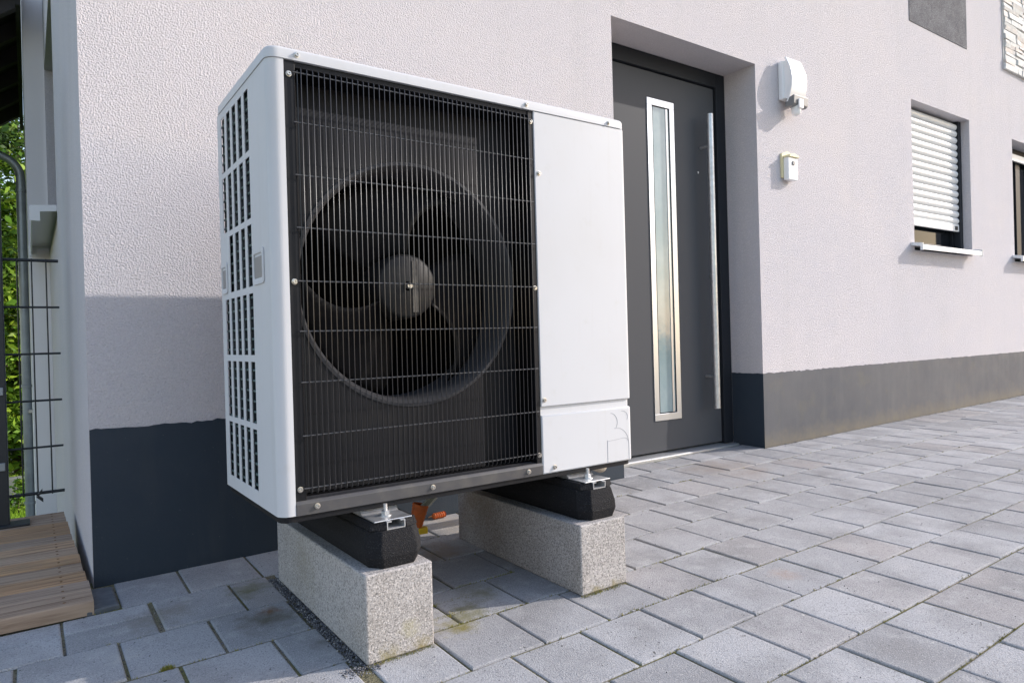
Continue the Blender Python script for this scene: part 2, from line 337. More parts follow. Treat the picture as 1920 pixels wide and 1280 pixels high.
for i, p in enumerate(pavers):
    dz = rp.uniform(-0.0016, 0.0016)
    if i < 300 and area(p) > 0:
        key = (round(p[1]-p[0], 3), round(p[3]-p[2], 3)); cx, cy = (p[0]+p[1])/2, (p[2]+p[3])/2
        if key not in shared:
            o = (cx, cy, G(cx, cy)); m = MB().add(paver_pts(*p, 0.0), PF); shared[key] = m.mesh('paver', o)
        link('paver', shared[key], 'paver', pave, loc=(cx, cy, G(cx, cy)+dz), rot=(rp.uniform(-.006, .006), rp.uniform(-.006, .006), rp.uniform(-.006, .006)))
    else:
        rest.add(paver_pts(*p, dz), PF)
tag(build(rest, 'far_pavers', 'paver', pave), kind='stuff')
# slate scrap at the house corner
sm = MB(); zz = G(-0.29, 0.7)
sm.rings([[(x, y, z+zz) for x, y in ((-0.322, 0.605), (-0.248, 0.618), (-0.250, 0.79), (-0.318, 0.805), (-0.330, 0.70))] for z in (-0.03, 0.004)]+
         [[(x, y, zz+0.008) for x, y in ((-0.316, 0.610), (-0.254, 0.622), (-0.255, 0.783), (-0.312, 0.798), (-0.324, 0.70))]])
tag(build(sm, 'slate_scrap', 'slate'), 'dark slate offcut wedged between the deck and the house corner', 'slate')

# grit, moss and crumbs (uncountable)
def stone_geo(mb, x, y, z, s, rn):
    p = [(x+s*rn.uniform(.5, 1)*a, y+s*rn.uniform(.5, 1)*b, z+s*rn.uniform(.4, .9)*c) for a, b, c in ((1,0,0),(-1,0,0),(0,1,0),(0,-1,0),(0,0,1),(0,0,-1))]
    mb.add(p, [(0,2,4),(2,1,4),(1,3,4),(3,0,4),(2,0,5),(1,2,5),(3,1,5),(0,3,5)])
rg = random.Random(3)
gv = MB()
for _ in range(1500):
    y = rg.uniform(-0.10, 0.57); x = rg.uniform(0.124, 0.150)+(rg.gauss(0, .012) if rg.random() < .12 else 0)
    stone_geo(gv, x, y, G(x, y)-0.004+rg.uniform(0, .004), rg.uniform(0.002, 0.0052), rg)
for _ in range(160):
    x = rg.uniform(0.09, 0.17); y = -0.10+rg.gauss(0, .012); stone_geo(gv, x, y, G(x, y)+0.001, rg.uniform(0.0015, 0.0035), rg)
for p in pavers[:170]:
    if p[2] < -.5: continue
    for _ in range(7 if p[1] < .15 else 3):
        x = p[0]-.003+rg.gauss(0, .0022); y = rg.uniform(p[2], p[3]); stone_geo(gv, x, y, G(x, y)-.0035, rg.uniform(.0012, .0030), rg)
tag(build(gv, 'basalt_grit', 'gravel'), 'dark grit filling the gap beside a granite block and the paver joints', 'grit', kind='stuff')
cr = MB()
for _ in range(620):
    x = rg.uniform(-0.6, 3.6); y = rg.uniform(-1.0, 0.8); stone_geo(cr, x, y, G(x, y)+0.0008, rg.uniform(0.0010, 0.0024), rg)
for _ in range(420):
    x = rg.uniform(2.9, 7.5); y = YW-abs(rg.gauss(0.004, .02))-0.004; stone_geo(cr, x, y, G(x, y)+0.001, rg.uniform(0.0015, 0.0045), rg)
tag(build(cr, 'loose_crumbs', 'gravel'), 'tiny stone crumbs scattered over the pavers and along the plinth', 'crumbs', kind='stuff')
ms = MB()
def tuft(x, y, s, n=6):
    z = G(x, y)-0.004
    for _ in range(n):
        a = rg.uniform(0, 6.28); b = a+rg.uniform(-.6, .6); h = s*rg.uniform(.5, 1.0); r = s*.7
        px, py = x+rg.gauss(0, s*.45), y+rg.gauss(0, s*.45)
        ms.add([(px-math.sin(a)*r*.22, py+math.cos(a)*r*.22, z), (px+math.sin(a)*r*.22, py-math.cos(a)*r*.22, z), (px+math.cos(b)*r*.7, py+math.sin(b)*r*.7, z+h)], [(0, 1, 2)])
for y in bounds[14:25]:
    for _ in range(250):
        x = rg.uniform(-0.6, 4.0)
        if rg.random() < 0.35+0.5*(0.2 < x < 1.4): tuft(x, y+rg.gauss(0, .0018), rg.uniform(.004, .0085), 5)
for (cx, cy, w_) in ((0.40, -0.04, .1), (0.5, -0.042, .12), (0.42, 0.1, .1), (0.23, -0.097, .08), (0.23, -0.097, .08), (0.23, -0.098, .08), (0.83, -0.1, .08), (0.83, -0.101, .08), (0.40, 0.02, .06), (-0.2, 0.172, .008), (1.98, 0.6, .05), (0.62, 0.17, .1), (0.95, -0.245, .2)):
    for _ in range(130): tuft(cx+rg.uniform(-w_, w_), cy+rg.gauss(0, .003), rg.uniform(.004, .009), 5)
tag(build(ms, 'joint_moss', 'moss'), 'yellow green moss growing in the joints between pavers', 'moss', kind='stuff')

# ================================================================== HOUSE
house = thing('house', (2.0, YW, 0.0), 'white rendered house with anthracite plinth, grey entrance door and shuttered window', 'house')
XR, ZT, YB = 9.2, 5.6, 4.9
DOOR = (1.811, 2.895, -0.2, 2.140)
WIN1 = (4.683, 5.620, 1.205, 2.266)
WIN2 = (6.452, 7.40, 1.200, 2.240)
def plate(mb, us, vs_, holes, mk):
    """grid of quads over cut lines us x vs_, leaving out cells inside holes"""
    for i in range(len(us)-1):
        for j in range(len(vs_)-1):
            uc, vc = (us[i]+us[i+1])/2, (vs_[j]+vs_[j+1])/2
            if any(h[0] < uc < h[1] and h[2] < vc < h[3] for h in holes): continue
            mb.add([mk(us[i], vs_[j]), mk(us[i+1], vs_[j]), mk(us[i+1], vs_[j+1]), mk(us[i], vs_[j+1])], [(0, 1, 2, 3)])
wm = MB()
holes = [DOOR, WIN1, WIN2]
us = sorted({XC, XR, *[h[0] for h in holes], *[h[1] for h in holes]}); vz = sorted({-0.2, ZT, *[h[2] for h in holes], *[h[3] for h in holes]})
plate(wm, us, vz, holes, lambda u, v: (u, YW, v))
for h, dp in ((DOOR, 0.26), (WIN1, 0.20), (WIN2, 0.20)):
    x0, x1, z0, z1 = h; y0, y1 = YW, YW+dp
    wm.add([(x0, y0, z0), (x0, y1, z0), (x0, y1, z1), (x0, y0, z1)], [(0, 1, 2, 3)])
    wm.add([(x1, y0, z0), (x1, y1, z0), (x1, y1, z1), (x1, y0, z1)], [(0, 3, 2, 1)])
    wm.add([(x0, y0, z1), (x1, y0, z1), (x1, y1, z1), (x0, y1, z1)], [(0, 3, 2, 1)])
    wm.add([(x0, y0, z0), (x1, y0, z0), (x1, y1, z0), (x0, y1, z0)], [(0, 1, 2, 3)])
build(wm, 'wall', 'plaster', house)
# side wall facing the deck, with a window recess, and the wing that steps out behind it
SW = (2.72, 4.28, 1.345, 2.62)
s2 = MB()
plate(s2, [YW, SW[0], SW[1], 4.30], [-1.7, SW[2], SW[3], ZT], [SW], lambda u, v: (XC, u, v))
for (p, q) in (((SW[0], SW[2]), (SW[0], SW[3])), ((SW[1], SW[2]), (SW[1], SW[3])), ((SW[0], SW[3]), (SW[1], SW[3])), ((SW[0], SW[2]), (SW[1], SW[2]))):
    s2.add([(XC, p[0], p[1]), (XC+.2, p[0], p[1]), (XC+.2, q[0], q[1]), (XC, q[0], q[1])], [(0, 1, 2, 3)])
build(s2, 'side_wall', 'plaster', house)
s3 = MB().box(-0.412, XC+.4, 4.30, 7.12, -1.7, ZT)
build(s3, 'wing_wall', 'plaster_smooth', house)
s4 = MB()
s4.add([(XR, YW, -.2), (XR, YB, -1.7), (XR, YB, ZT), (XR, YW, ZT)], [(0, 1, 2, 3)])
s4.add([(XC, YB, -1.7), (XR, YB, -1.7), (XR, YB, ZT), (XC, YB, ZT)], [(0, 1, 2, 3)])
build(s4, 'rear_wall', 'plaster_smooth', house)
box('roof', 'tile', house, XC-.02, XR+.02, YW-.02, YB+.02, ZT, ZT+.2)
# plinth band, 3 mm proud with a slightly wavering paint edge
pl = MB(); rj = random.Random(8)
def band(pts, n0):
    tops = [(x, y, 0.4285+rj.gauss(0, .0017)) for x, y in pts]
    m = len(pts)
    vs_ = [(x, y, -0.2) for x, y in pts]+tops
    pl.add(vs_, [(i, i+1, m+i+1, m+i) for i in range(m-1)])
    # thin top edge back to the wall
    pl.add(tops+[(x+n0[0]*.004, y+n0[1]*.004, z) for x, y, z in tops], [(i, i+1, m+i+1, m+i) for i in range(m-1)])
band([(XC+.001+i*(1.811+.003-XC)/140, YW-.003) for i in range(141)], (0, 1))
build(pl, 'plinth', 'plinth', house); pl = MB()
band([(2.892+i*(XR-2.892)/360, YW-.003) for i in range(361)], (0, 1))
build(pl, 'plinth', 'plinth_lit_tone', house); pl = MB()
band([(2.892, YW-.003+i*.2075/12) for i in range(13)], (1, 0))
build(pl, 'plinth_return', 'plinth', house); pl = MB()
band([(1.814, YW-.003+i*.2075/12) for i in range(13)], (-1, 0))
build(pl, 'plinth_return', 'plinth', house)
# grey plaster field and split-stone cladding above
box('grey_plaster_field', 'accent', house, 4.684, 5.606, YW-.004, YW+.01, 2.815, 4.6)
clad = box('stone_cladding', 'stone', house, 6.30, 8.6, YW-.006, YW+.01, 2.80, 4.6)
rs_ = random.Random(21); stone_mesh = []
for k in range(6):
    m = MB(); n = 3
    ring = lambda t: [(-.5+.0, -.5), (.5, -.5), (.5, .5), (-.5, .5)]
    f = [(x, -0.5+rs_.uniform(-.35, .35), z) for x, z in ((-.48, -.44), (.48, -.44), (.48, .44), (-.48, .44))]
    bk = [(x, .5, z) for x, z in ((-.5, -.5), (.5, -.5), (.5, .5), (-.5, .5))]
    mid = [(x, -.2, z) for x, z in ((-.5, -.5), (.5, -.5), (.5, .5), (-.5, .5))]
    m.rings([bk, mid, f]); stone_mesh.append(m.mesh('stone'))
z = 2.80; cnt = 0
while z < 3.75:
    h = rs_.choice((0.028, 0.036, 0.045, 0.055)); x = 6.30+rs_.uniform(-.0, .03) if z > 2.81 else 6.30
    while x < 7.7 and cnt < 290:
        l = rs_.uniform(.09, .34); dp = rs_.uniform(.006, .018)
        o = link('stone', stone_mesh[rs_.randrange(6)], 'stone', clad, loc=(x+l/2, YW-.006-dp/2, z+h/2)); o.scale = (l-.002, dp, h-.002)
        x += l; cnt += 1
    z += h

# --- entrance door
YD = 1.039
fr = MB()
fr.box(1.813, 1.891, YD, YD+.08, 0.03, 2.138); fr.box(2.815, 2.893, YD, YD+.08, 0.03, 2.138); fr.box(1.891, 2.815, YD, YD+.08, 2.058, 2.138)
door = build(fr, 'door', 'frame', house, bevel=.003)
LF = YD+.016
box('door_leaf', 'door', door, 1.896, 2.810, LF, LF+.06, 0.040, 2.053, bevel=.003)
box('door_rebate', 'interior', door, 1.86, 2.85, LF+.062, LF+.10, 0.0, 2.10)
gx0, gx1, gz0, gz1 = 2.263, 2.470, 0.203, 1.912
gf = MB()
gf.box(gx0, gx1, LF-.005, LF+.01, gz1-.036, gz1); gf.box(gx0, gx1, LF-.005, LF+.01, gz0, gz0+.036)
gf.box(gx0, gx0+.036, LF-.005, LF+.01, gz0+.036, gz1-.036); gf.box(gx1-.036, gx1, LF-.005, LF+.01, gz0+.036, gz1-.036)
build(gf, 'glass_surround', 'steel', door, bevel=.001)
gb = MB()
for (a, c, d, e) in ((gx0+.036, gx0+.042, gz0+.036, gz1-.036), (gx1-.042, gx1-.036, gz0+.036, gz1-.036), (gx0+.042, gx1-.042, gz0+.036, gz0+.042), (gx0+.042, gx1-.042, gz1-.042, gz1-.036)):
    gb.box(a, c, LF-.0035, LF+.004, d, e)
build(gb, 'glazing_seal', 'frame', door)
box('glass_pane', 'glass', door, gx0+.042, gx1-.042, LF-.0012, LF+.004, gz0+.042, gz1-.042)
box('glazing_bead', 'steel_dull', door, gx1-.066, gx1-.052, LF-.004, LF+.001, gz0+.042, gz1-.042)
hd = MB().tube([(2.690, LF-.068, .243), (2.690, LF-.068, 1.872)], .0185, 20)
for z in (.42, 1.70): hd.tube([(2.690, LF-.06, z), (2.690, LF+.002, z)], .009, 12)
build(hd, 'pull_handle', 'zinc', door, smooth=40)
build(MB().lathe([(0.0001, -.012), (.015, -.012), (.0165, -.008), (.0165, .002)], (2.752, LF, .99), 1, 24), 'lock_rosette', 'steel', door, smooth=40)
build(MB().lathe([(0.0001, -.004), (.006, -.004), (.006, .002)], (2.66, LF, 1.56), 1, 16), 'peep_hole', 'steel', door, smooth=40)
th = MB().prism([(.998, .0), (.998, .020), (1.004, .025), (LF+.05, .031), (LF+.05, .0)], 0, 1.814, 2.892)
build(th, 'threshold', 'alu_grey', door, bevel=.001)

# --- shuttered window
def window(W, yf, shut, lab):
    x0, x1, z0, z1 = W
    f = MB(); y0, y1 = yf+.03, yf+.09
    for (a, c, d, e) in ((x0+.001, x0+.06, z0+.02, z1-.001), (x1-.06, x1-.001, z0+.02, z1-.001), (x0+.06, x1-.06, z0+.02, z0+.085), (x0+.06, x1-.06, z1-.075, z1-.001)):
        f.box(a, c, y0, y1, d, e)
    wn = build(f, 'window', 'frame', house, bevel=.003)
    if lab: wn['label'] = lab
    box('pane', 'pane', wn, x0+.06, x1-.06, y0+.02, y0+.03, z0+.085, z1-.075)
    g_ = MB(); g_.box(x0+.002, x0+.05, yf-.022, yf+.028, z0+.03, z1-.002); g_.box(x1-.05, x1-.002, yf-.022, yf+.028, z0+.03, z1-.002)
    build(g_, 'guide_rail', 'frame', wn, bevel=.002)
    if shut:
        pitch = .0525; prof = []
        n = 9
        for i in range(n+1):
            t = i/n; prof.append((yf-.0125*math.sin(math.pi*t)**.8-.002, (t-.5)*(pitch-.004)))
        prof += [(yf+.004, .5*(pitch-.004)), (yf+.004, -.5*(pitch-.004))]
        zc = 1.46
        sm_ = MB().prism([(p[0]-yf, p[1]) for p in prof], 0, -(x1-x0-.09)/2, (x1-x0-.09)/2).mesh('slat', smooth=30)
        k = 0
        while zc+pitch*.5 < z1-.02:
            zc_ = zc+pitch/2
            link('slat', sm_, 'shutter', wn, loc=((x0+x1)/2, yf, zc_)); zc += pitch; k += 1
        box('shutter_end_bar', 'shutter', wn, x0+.045, x1-.045, yf-.012, yf+.006, 1.402, 1.459, bevel=.003)
        box('shutter_stop', 'frame', wn, x1-.12, x1-.09, yf-.02, yf-.0122, 1.412, 1.440)
    else:
        box('shutter_end_bar', 'shutter', wn, x0+.045, x1-.045, yf-.012, yf+.006, z1-.13, z1-.07, bevel=.003)
        box('mullion', 'frame', wn, (x0+x1)/2-.05, (x0+x1)/2+.05, y0-.004, y1-.01, z0+.085, z1-.075, bevel=.003)
        cu = MB(); n = 60; 
        pts = [(x0+.07+i*(x1-x0-.14)/n, y0+.085+.012*math.sin(i*1.3)) for i in range(n+1)]
        cu.add([(x, y, z0+.09) for x, y in pts]+[(x, y, z1-.08) for x, y in pts], [(i, i+1, n+2+i, n+1+i) for i in range(n)])
        build(cu, 'curtain', 'cable_grey', wn)
    s = MB(); ya = YW-.075
    s.prism([(ya, z0-.006), (ya, z0+.026), (ya+.003, z0+.029), (yf+.03, z0+.045), (yf+.03, z0+.040), (ya+.006, z0+.023), (ya+.006, z0-.006)], 0, x0-.045, x1-.02)
    si = build(s, 'window_sill', 'alu', wn, bevel=.0008)
    for xa in (x0-.052, x1-.020):
        build(MB().prism([(ya-.003, z0-.010), (ya-.003, z0+.040), (YW-.002, z0+.052), (YW-.002, z0+.030), (ya+.014, z0+.018), (ya+.014, z0-.010)], 0, xa, xa+.008), 'sill_end_cap', 'alu', si)
    return wn
window(WIN1, .915, True, 'window with white roller shutter almost fully down')
window(WIN2, .93, False, 'window with its roller shutter up and a curtain inside')
# side window over the deck (only its sill and recess show)
sf = MB(); sf.box(XC+.13, XC+.19, SW[0]+.002, SW[1]-.002, SW[2]+.02, SW[2]+.09); sf.box(XC+.13, XC+.19, SW[0]+.002, SW[1]-.002, SW[3]-.08, SW[3]-.002)
sf.box(XC+.13, XC+.19, SW[0]+.002, SW[0]+.07, SW[2]+.09, SW[3]-.08); sf.box(XC+.13, XC+.19, SW[1]-.07, SW[1]-.002, SW[2]+.09, SW[3]-.08)
sw = build(sf, 'window', 'frame', house, bevel=.003)
box('pane', 'pane', sw, XC+.155, XC+.165, SW[0]+.07, SW[1]-.07, SW[2]+.09, SW[3]-.08)
sl = MB().prism([(XC-.108, 1.332), (XC-.108, 1.385), (XC-.104, 1.389), (XC+.13, 1.400), (XC+.13, 1.394), (XC-.100, 1.381), (XC-.100, 1.332)], 1, SW[0]+.002, SW[1]-.005)
si = build(sl, 'window_sill', 'alu_grey', sw, bevel=.0008)
for ya, lo in ((SW[0]-.012, 0), (SW[1]-.008, 0)):
    build(MB().prism([(XC-.116, 1.318), (XC-.116, 1.394), (XC-.001, 1.404), (XC-.001, 1.372), (XC-.072, 1.366), (XC-.072, 1.318)], 1, ya, ya+.013), 'sill_end_cap', 'alu', si, bevel=.001)

# ================================================================== WALL LAMP AND SENSOR BOX
lx = 3.185
lamp = thing('wall_lamp', (lx, YW, 2.06), 'white curved outdoor wall lamp with grey motion sensor beneath, beside the door', 'lamp')
LB = 1.945; LH = .265
box('back_box', 'lamp_white', lamp, lx-.080, lx+.075, YW-.034, YW, LB+.03, LB+LH-.015, bevel=.008)
pr = []; n = 14
for i in range(n+1):
    t = i/n; pr.append((YW-.036-.050*math.sin(math.pi*(.12+.80*t)), LB+.012+t*(LH-.012)))
inner = [(y+.010, z) for y, z in pr][::-1]
build(MB().prism(pr+inner, 0, lx-.074, lx+.074), 'cover', 'lamp_white', lamp, bevel=.003, smooth=40)
ca = MB().prism([(YW-.033, LB+.035)]+[(y+.012, z) for y, z in pr[1:-1]]+[(YW-.033, LB+LH-.02)], 0, lx-.068, lx+.068)
build(ca, 'diffuser', 'lamp_white', lamp, smooth=40)
build(MB().prism([(YW-.034, LB-.014), (YW-.076, LB-.018), (YW-.090, LB-.008), (YW-.0935, LB+.042), (YW-.040, LB+.030)], 0, lx-.070, lx+.070), 'sensor_housing', 'lamp_grey', lamp, bevel=.004)
se = build(MB().lathe([(.0001, -.062), (.014, -.060), (.024, -.048), (.027, -.03), (.027, .0)], (lx-.010, YW-.066, LB-.002), 2, 24), 'motion_sensor', 'lamp_white', lamp, smooth=50)
box('sensor_arm', 'lamp_white', se, lx-.034, lx+.010, YW-.102, YW-.0925, LB-.030, LB+.022, bevel=.004)

bx = 3.165
bxt = thing('sensor_box', (bx, YW, 1.6), 'small white push button box with yellowed hood on the wall under the lamp', 'push button')
build(MB().prism([(bx-.058, 1.535), (bx+.052, 1.535), (bx+.052, 1.672), (bx, 1.690), (bx-.058, 1.672)], 1, YW-.012, YW), 'back_plate', 'cream', bxt, bevel=.002)
build(MB().prism([(bx-.046, 1.520), (bx+.046, 1.520), (bx+.046, 1.648), (bx-.046, 1.648)], 1, YW-.045, YW-.012), 'body', 'lamp_white', bxt, bevel=.004)
build(MB().prism([(bx-.050, 1.648), (bx+.050, 1.648), (bx+.038, 1.662), (bx, 1.668), (bx-.038, 1.662)], 1, YW-.054, YW-.012), 'hood', 'cream', bxt, bevel=.002)
build(MB().lathe([(.0001, -.006), (.011, -.006), (.014, -.002), (.014, .002)], (bx, YW-.045, 1.615), 1, 20), 'button', 'lamp_grey', bxt, smooth=40)

# ================================================================== GRANITE BLOCKS AND RUBBER FEET
def granite(x0, y0, l, lab):
    g = MB(); x1, y1 = x0+.163, y0+l; zt = .1592
    zb = [G(x, y)+.0005 for x, y in ((x0, y0), (x1, y0), (x1, y1), (x0, y1))]
    n = 1
    g.add([(x0, y0, zb[0]), (x1, y0, zb[1]), (x1, y1, zb[2]), (x0, y1, zb[3]), (x0, y0, zt), (x1, y0, zt), (x1, y1, zt), (x0, y1, zt)],
          [(0,3,2,1),(4,5,6,7),(0,1,5,4),(1,2,6,5),(2,3,7,6),(3,0,4,7)])
    o = link('granite_block', g.mesh('granite_block'), 'granite', bevel=.0045, seg=3)
    return tag(o, lab, 'block', 'granite blocks under the heat pump')
granite(.1476, -.095, .640, 'grey granite block with a strip of dark grit along its side')
granite(.7508, -.098, .636, 'grey granite block nearest the entrance door')
def foot(cx, lab):
    r = thing('rubber_foot', (cx, -.08, .1592), lab, 'mounting foot', 'rubber feet under the heat pump')
    def oct_(hw, y0, y1, ch, z):
        return [(cx-hw, y0+ch, z), (cx-hw+ch*.75, y0, z), (cx+hw-ch*.75, y0, z), (cx+hw, y0+ch, z), (cx+hw, y1-ch, z), (cx+hw-ch*.75, y1, z), (cx-hw+ch*.75, y1, z), (cx-hw, y1-ch, z)]
    b = MB().rings([oct_(.060, -.078, .505, .030, .1592), oct_(.069, -.086, .513, .034, .185), oct_(.069, -.084, .511, .034, .205), oct_(.062, -.076, .505, .032, .236), oct_(.060, -.075, .504, .032, .2405)])
    build(b, 'body', 'rubber', r, bevel=.003)
    for s in (-1, 1):
        a, c = sorted((cx+s*.024, cx+s*.059))
        sh = MB().rings([[(a, -.073+(.016 if s < 0 else 0), .2406), (c, -.073+(.016 if s > 0 else 0), .2406), (c, .50, .2406), (a, .50, .2406)],
                         [(a+(.004 if s < 0 else 0), -.067+(.016 if s < 0 else 0), .2585), (c-(.004 if s > 0 else 0), -.067+(.016 if s > 0 else 0), .2585), (c-(.004 if s > 0 else 0), .495, .2585), (a+(.004 if s < 0 else 0), .495, .2585)]])
        build(sh, 'shoulder', 'rubber', r, bevel=.002)
    ch = MB()
    ch.box(cx-.0225, cx+.0225, -.070, .498, .2408, .2430); ch.box(cx-.0225, cx-.0200, -.070, .498, .2430, .2590); ch.box(cx+.0200, cx+.0225, -.070, .498, .2430, .2590)
    ch.box(cx-.0200, cx-.0110, -.070, .498, .2568, .2590); ch.box(cx+.0110, cx+.0200, -.070, .498, .2568, .2590)
    build(ch, 'mounting_channel', 'alu_grey', r)
foot(.236, 'black rubber foot with alloy channel on the block beside the grit strip')
foot(.848, 'black rubber foot with alloy channel on the block nearest the door')

# ================================================================== HEAT PUMP
hp = thing('heat_pump', (.525, .24, .2594), 'white outdoor heat pump with large black wire fan guard, raised on two blocks', 'heat pump')
W_, D_ = 1.05, .473
Z0, Z1 = .2888, 1.2745
def rrect(x0, x1, y0, y1, r, z, n=6):
    out = []
    for cx, cy, a0 in ((x0+r, y0+r, 180), (x1-r, y0+r, 270), (x1-r, y1-r, 0), (x0+r, y1-r, 90)):
        for i in range(n+1):
            a = rad(a0+90*i/n); out.append((cx+r*math.cos(a), cy+r*math.sin(a), z))
    return out
lid = MB(); e = .0022
lid.rings([rrect(-e+i, W_+e-i, -e+i, D_+e-i, .027-i*.3, z) for i, z in ((0.004, 1.2752), (0, 1.2752), (0, 1.2935), (.0008, 1.2965), (.003, 1.2995), (.0065, 1.3012), (.011, 1.3018), (.05, 1.3018))])
build(lid, 'lid', 'white', hp, smooth=50)
# left side panel with louvre openings
ycol = [.156, .215, .273, .331, .389]; cw = .038
zrow = [(.321, .463), (.477, .621), (.637, .781), (.797, .941), (.955, 1.098), (1.112, 1.255)]
hol = []
for r_, (za, zb) in enumerate(zrow):
    for c_, y in enumerate(ycol):
        if r_ == 3 and c_ == 4: continue
        hol.append((y+.006, y+.006+cw, za, zb))
ys = sorted({.0259, D_, *[h[0] for h in hol], *[h[1] for h in hol]}); zs = sorted({Z0, Z1, *[h[2] for h in hol], *[h[3] for h in hol]})
sp = MB(); plate(sp, ys, zs, hol, lambda u, v: (0.0, u, v))
# returns of the openings (sheet folded inwards)
for (a, c, d, f_) in hol:
    for (p, q) in (((a, d), (a, f_)), ((c, d), (c, f_)), ((a, d), (c, d)), ((a, f_), (c, f_))):
        sp.add([(0, *p), (.0018, *p), (.0018, *q), (0, *q)], [(0, 1, 2, 3)])
side = build(sp, 'side_panel', 'white', hp)
cc = MB(); path = [(.0, .0262)]+[(.026-.026*math.cos(rad(a)), .026-.026*math.sin(rad(a))) for a in range(0, 91, 10)]+[(.0345, 0.0), (.0345, .010)]
cc.rings([[(x, y, z) for x, y in path] for z in (Z0, Z1)], False, False, closed=False)
build(cc, 'corner_cover', 'white', hp, smooth=35)
# recessed hand grips
def grip(y0, y1):
    g = MB(); z0, z1 = .797, .877
    pts = rrect(y0, y1, z0, z1, .010, 0, 4)
    g.rings([[(-.0006, p[0], p[1]) for p in pts], [(-.0030, p[0], p[1]) for p in pts], [(-.0030, y0+.01+(p[0]-y0)*.80, z0+.01+(p[1]-z0)*.75) for p in pts], [(-.0010, y0+.012+(p[0]-y0)*.76, z0+.014+(p[1]-z0)*.68) for p in pts]], False, False)
    gp = build(g, 'hand_grip', 'white', hp, smooth=40)
    box('grip_hollow', 'lamp_grey', gp, -.0012, -.0004, y0+.014, y1-.012, z0+.012, z1-.018)
grip(.062, .152); grip(.400, .462)
# coil behind the louvres
cb = MB().box(.0085, .030, .05, .455, .31, 1.262)
coil = build(cb, 'coil', 'coil', hp)
tm = MB().tube([(0, -.17, 0), (0, .15, 0)], .0030, 6).mesh('coil_tube', smooth=60)
z = .33
while z < 1.25: link('coil_tube', tm, 'tube', coil, loc=(.0070, .30, z)); z += .0246
# front: white cabinet, recessed joint and service cover
def wrap(z0, z1, ins, mb, cap=True):
    r = .016
    pts = [(.7072+0, ins), (W_-r, ins)]+[(W_-r+(r-ins)*math.sin(rad(a)), r-(r-ins)*math.cos(rad(a))) for a in range(15, 91, 15)]+[(W_-ins, D_)]
    pts2 = pts+[(.7072, D_)]
    mb.rings([[(x, y, z) for x, y in pts2] for z in (z0, z1)])
fp = MB(); wrap(.4705, Z1, 0, fp); build(fp, 'front_panel', 'white', hp, bevel=.0022, smooth=40)
jp = MB(); wrap(.4468, .4708, .007, jp); build(jp, 'panel_joint', 'white', hp, smooth=40)
sv = MB(); wrap(Z0-.002, .4470, 0, sv); svc = build(sv, 'service_cover', 'white', hp, bevel=.004, smooth=40)
def ln(pts): return MB().tube([(x, -.0002, z) for x, z in pts], .0006, 5)
ko = [[(.960+.028*math.cos(rad(a)), .405+.028*math.sin(rad(a))) for a in range(-40, 100, 14)],
      [(1.008+.022*math.cos(rad(a)), .418+.018*math.sin(rad(a))) for a in range(-30, 110, 14)],
      [(.975, .387)]+[(.985+.048*math.sin(rad(a)), .337+.050*math.cos(rad(a))) for a in range(0, 91, 10)]+[(1.033, .292)],
      [(.950, .352)]+[(1.012+.021*math.sin(rad(a)), .340+.016*math.cos(rad(a))) for a in range(0, 91, 18)],
      [(.947, .3545), (.947, .290)]]
for k in ko: build(ln(k), 'press_line', 'white_line', svc)
# dark frame of the fan opening
ff = MB(); GL, GR, GB, GT = .060, .690, .322, 1.262
ff.box(.0352, GL, .003, .022, Z0+.03, Z1); ff.box(GR, .7068, .003, .022, Z0+.03, Z1); ff.box(GL, GR, .006, .022, GT, Z1)
build(ff, 'fan_frame', 'dark', hp, bevel=.0015)
br = MB().prism([(-.0015, Z0-.001), (-.0015, Z0+.024), (.004, Z0+.0305), (.030, Z0+.033), (.030, Z0-.001)], 0, .0352, .7068)
build(br, 'base_rail', 'rail', hp, bevel=.001)
bp = MB().rings([rrect(.004, W_-.004, .004, D_, .022, z) for z in (.2750, Z0-.0004)])
build(bp, 'base_pan', 'dark', hp)
# casing behind: chamber walls
cs = MB()
cs.box(.058, .0598, .022, .42, GB, GT); cs.box(.6902, .692, .022, .42, GB, GT); cs.box(.058, .692, .022, .42, GT+.0005, GT+.004); cs.box(.058, .692, .031, .42, GB-.004, GB-.0005)
cs.box(.058, .692, .42, .424, GB, GT); cs.box(.052, 1.045, .462, .470, Z0, Z1)
build(cs, 'chamber', 'interior', hp)
FX, FZ, FR = .360, .799, .288
def holed(mb, x0, x1, z0, z1, y, r, n=72):
    for i in range(n):
        a, c = x0+(x1-x0)*i/n, x0+(x1-x0)*(i+1)/n
        ha = math.sqrt(max(r*r-(a-FX)**2, 0)); hc = math.sqrt(max(r*r-(c-FX)**2, 0))
        if ha == 0 and hc == 0: mb.add([(a, y, z0), (c, y, z0), (c, y, z1), (a, y, z1)], [(0, 1, 2, 3)]); continue
        mb.add([(a, y, FZ+ha), (c, y, FZ+hc), (c, y, z1), (a, y, z1)], [(0, 1, 2, 3)])
        mb.add([(a, y, z0), (c, y, z0), (c, y, FZ-hc), (a, y, FZ-ha)], [(0, 1, 2, 3)])
sh = MB()
holed(sh, .0600, .690, GB, GT, .092, FR+.004)
holed(sh, .0605, .556, GB+.002, 1.192, .052, FR+.010)
sh.add([(.0605, .052, 1.192), (.556, .052, 1.192), (.556, .092, 1.200), (.0605, .092, 1.200)], [(0, 1, 2, 3)])
for za, zb in ((GB+.002, FZ-math.sqrt((FR+.01)**2-.196**2)), (FZ+math.sqrt((FR+.01)**2-.196**2), 1.192)):
    sh.add([(.556, .052, za), (.556, .052, zb), (.562, .092, zb), (.562, .092, za)], [(0, 1, 2, 3)])
build(sh, 'fan_shroud', 'dark', hp)
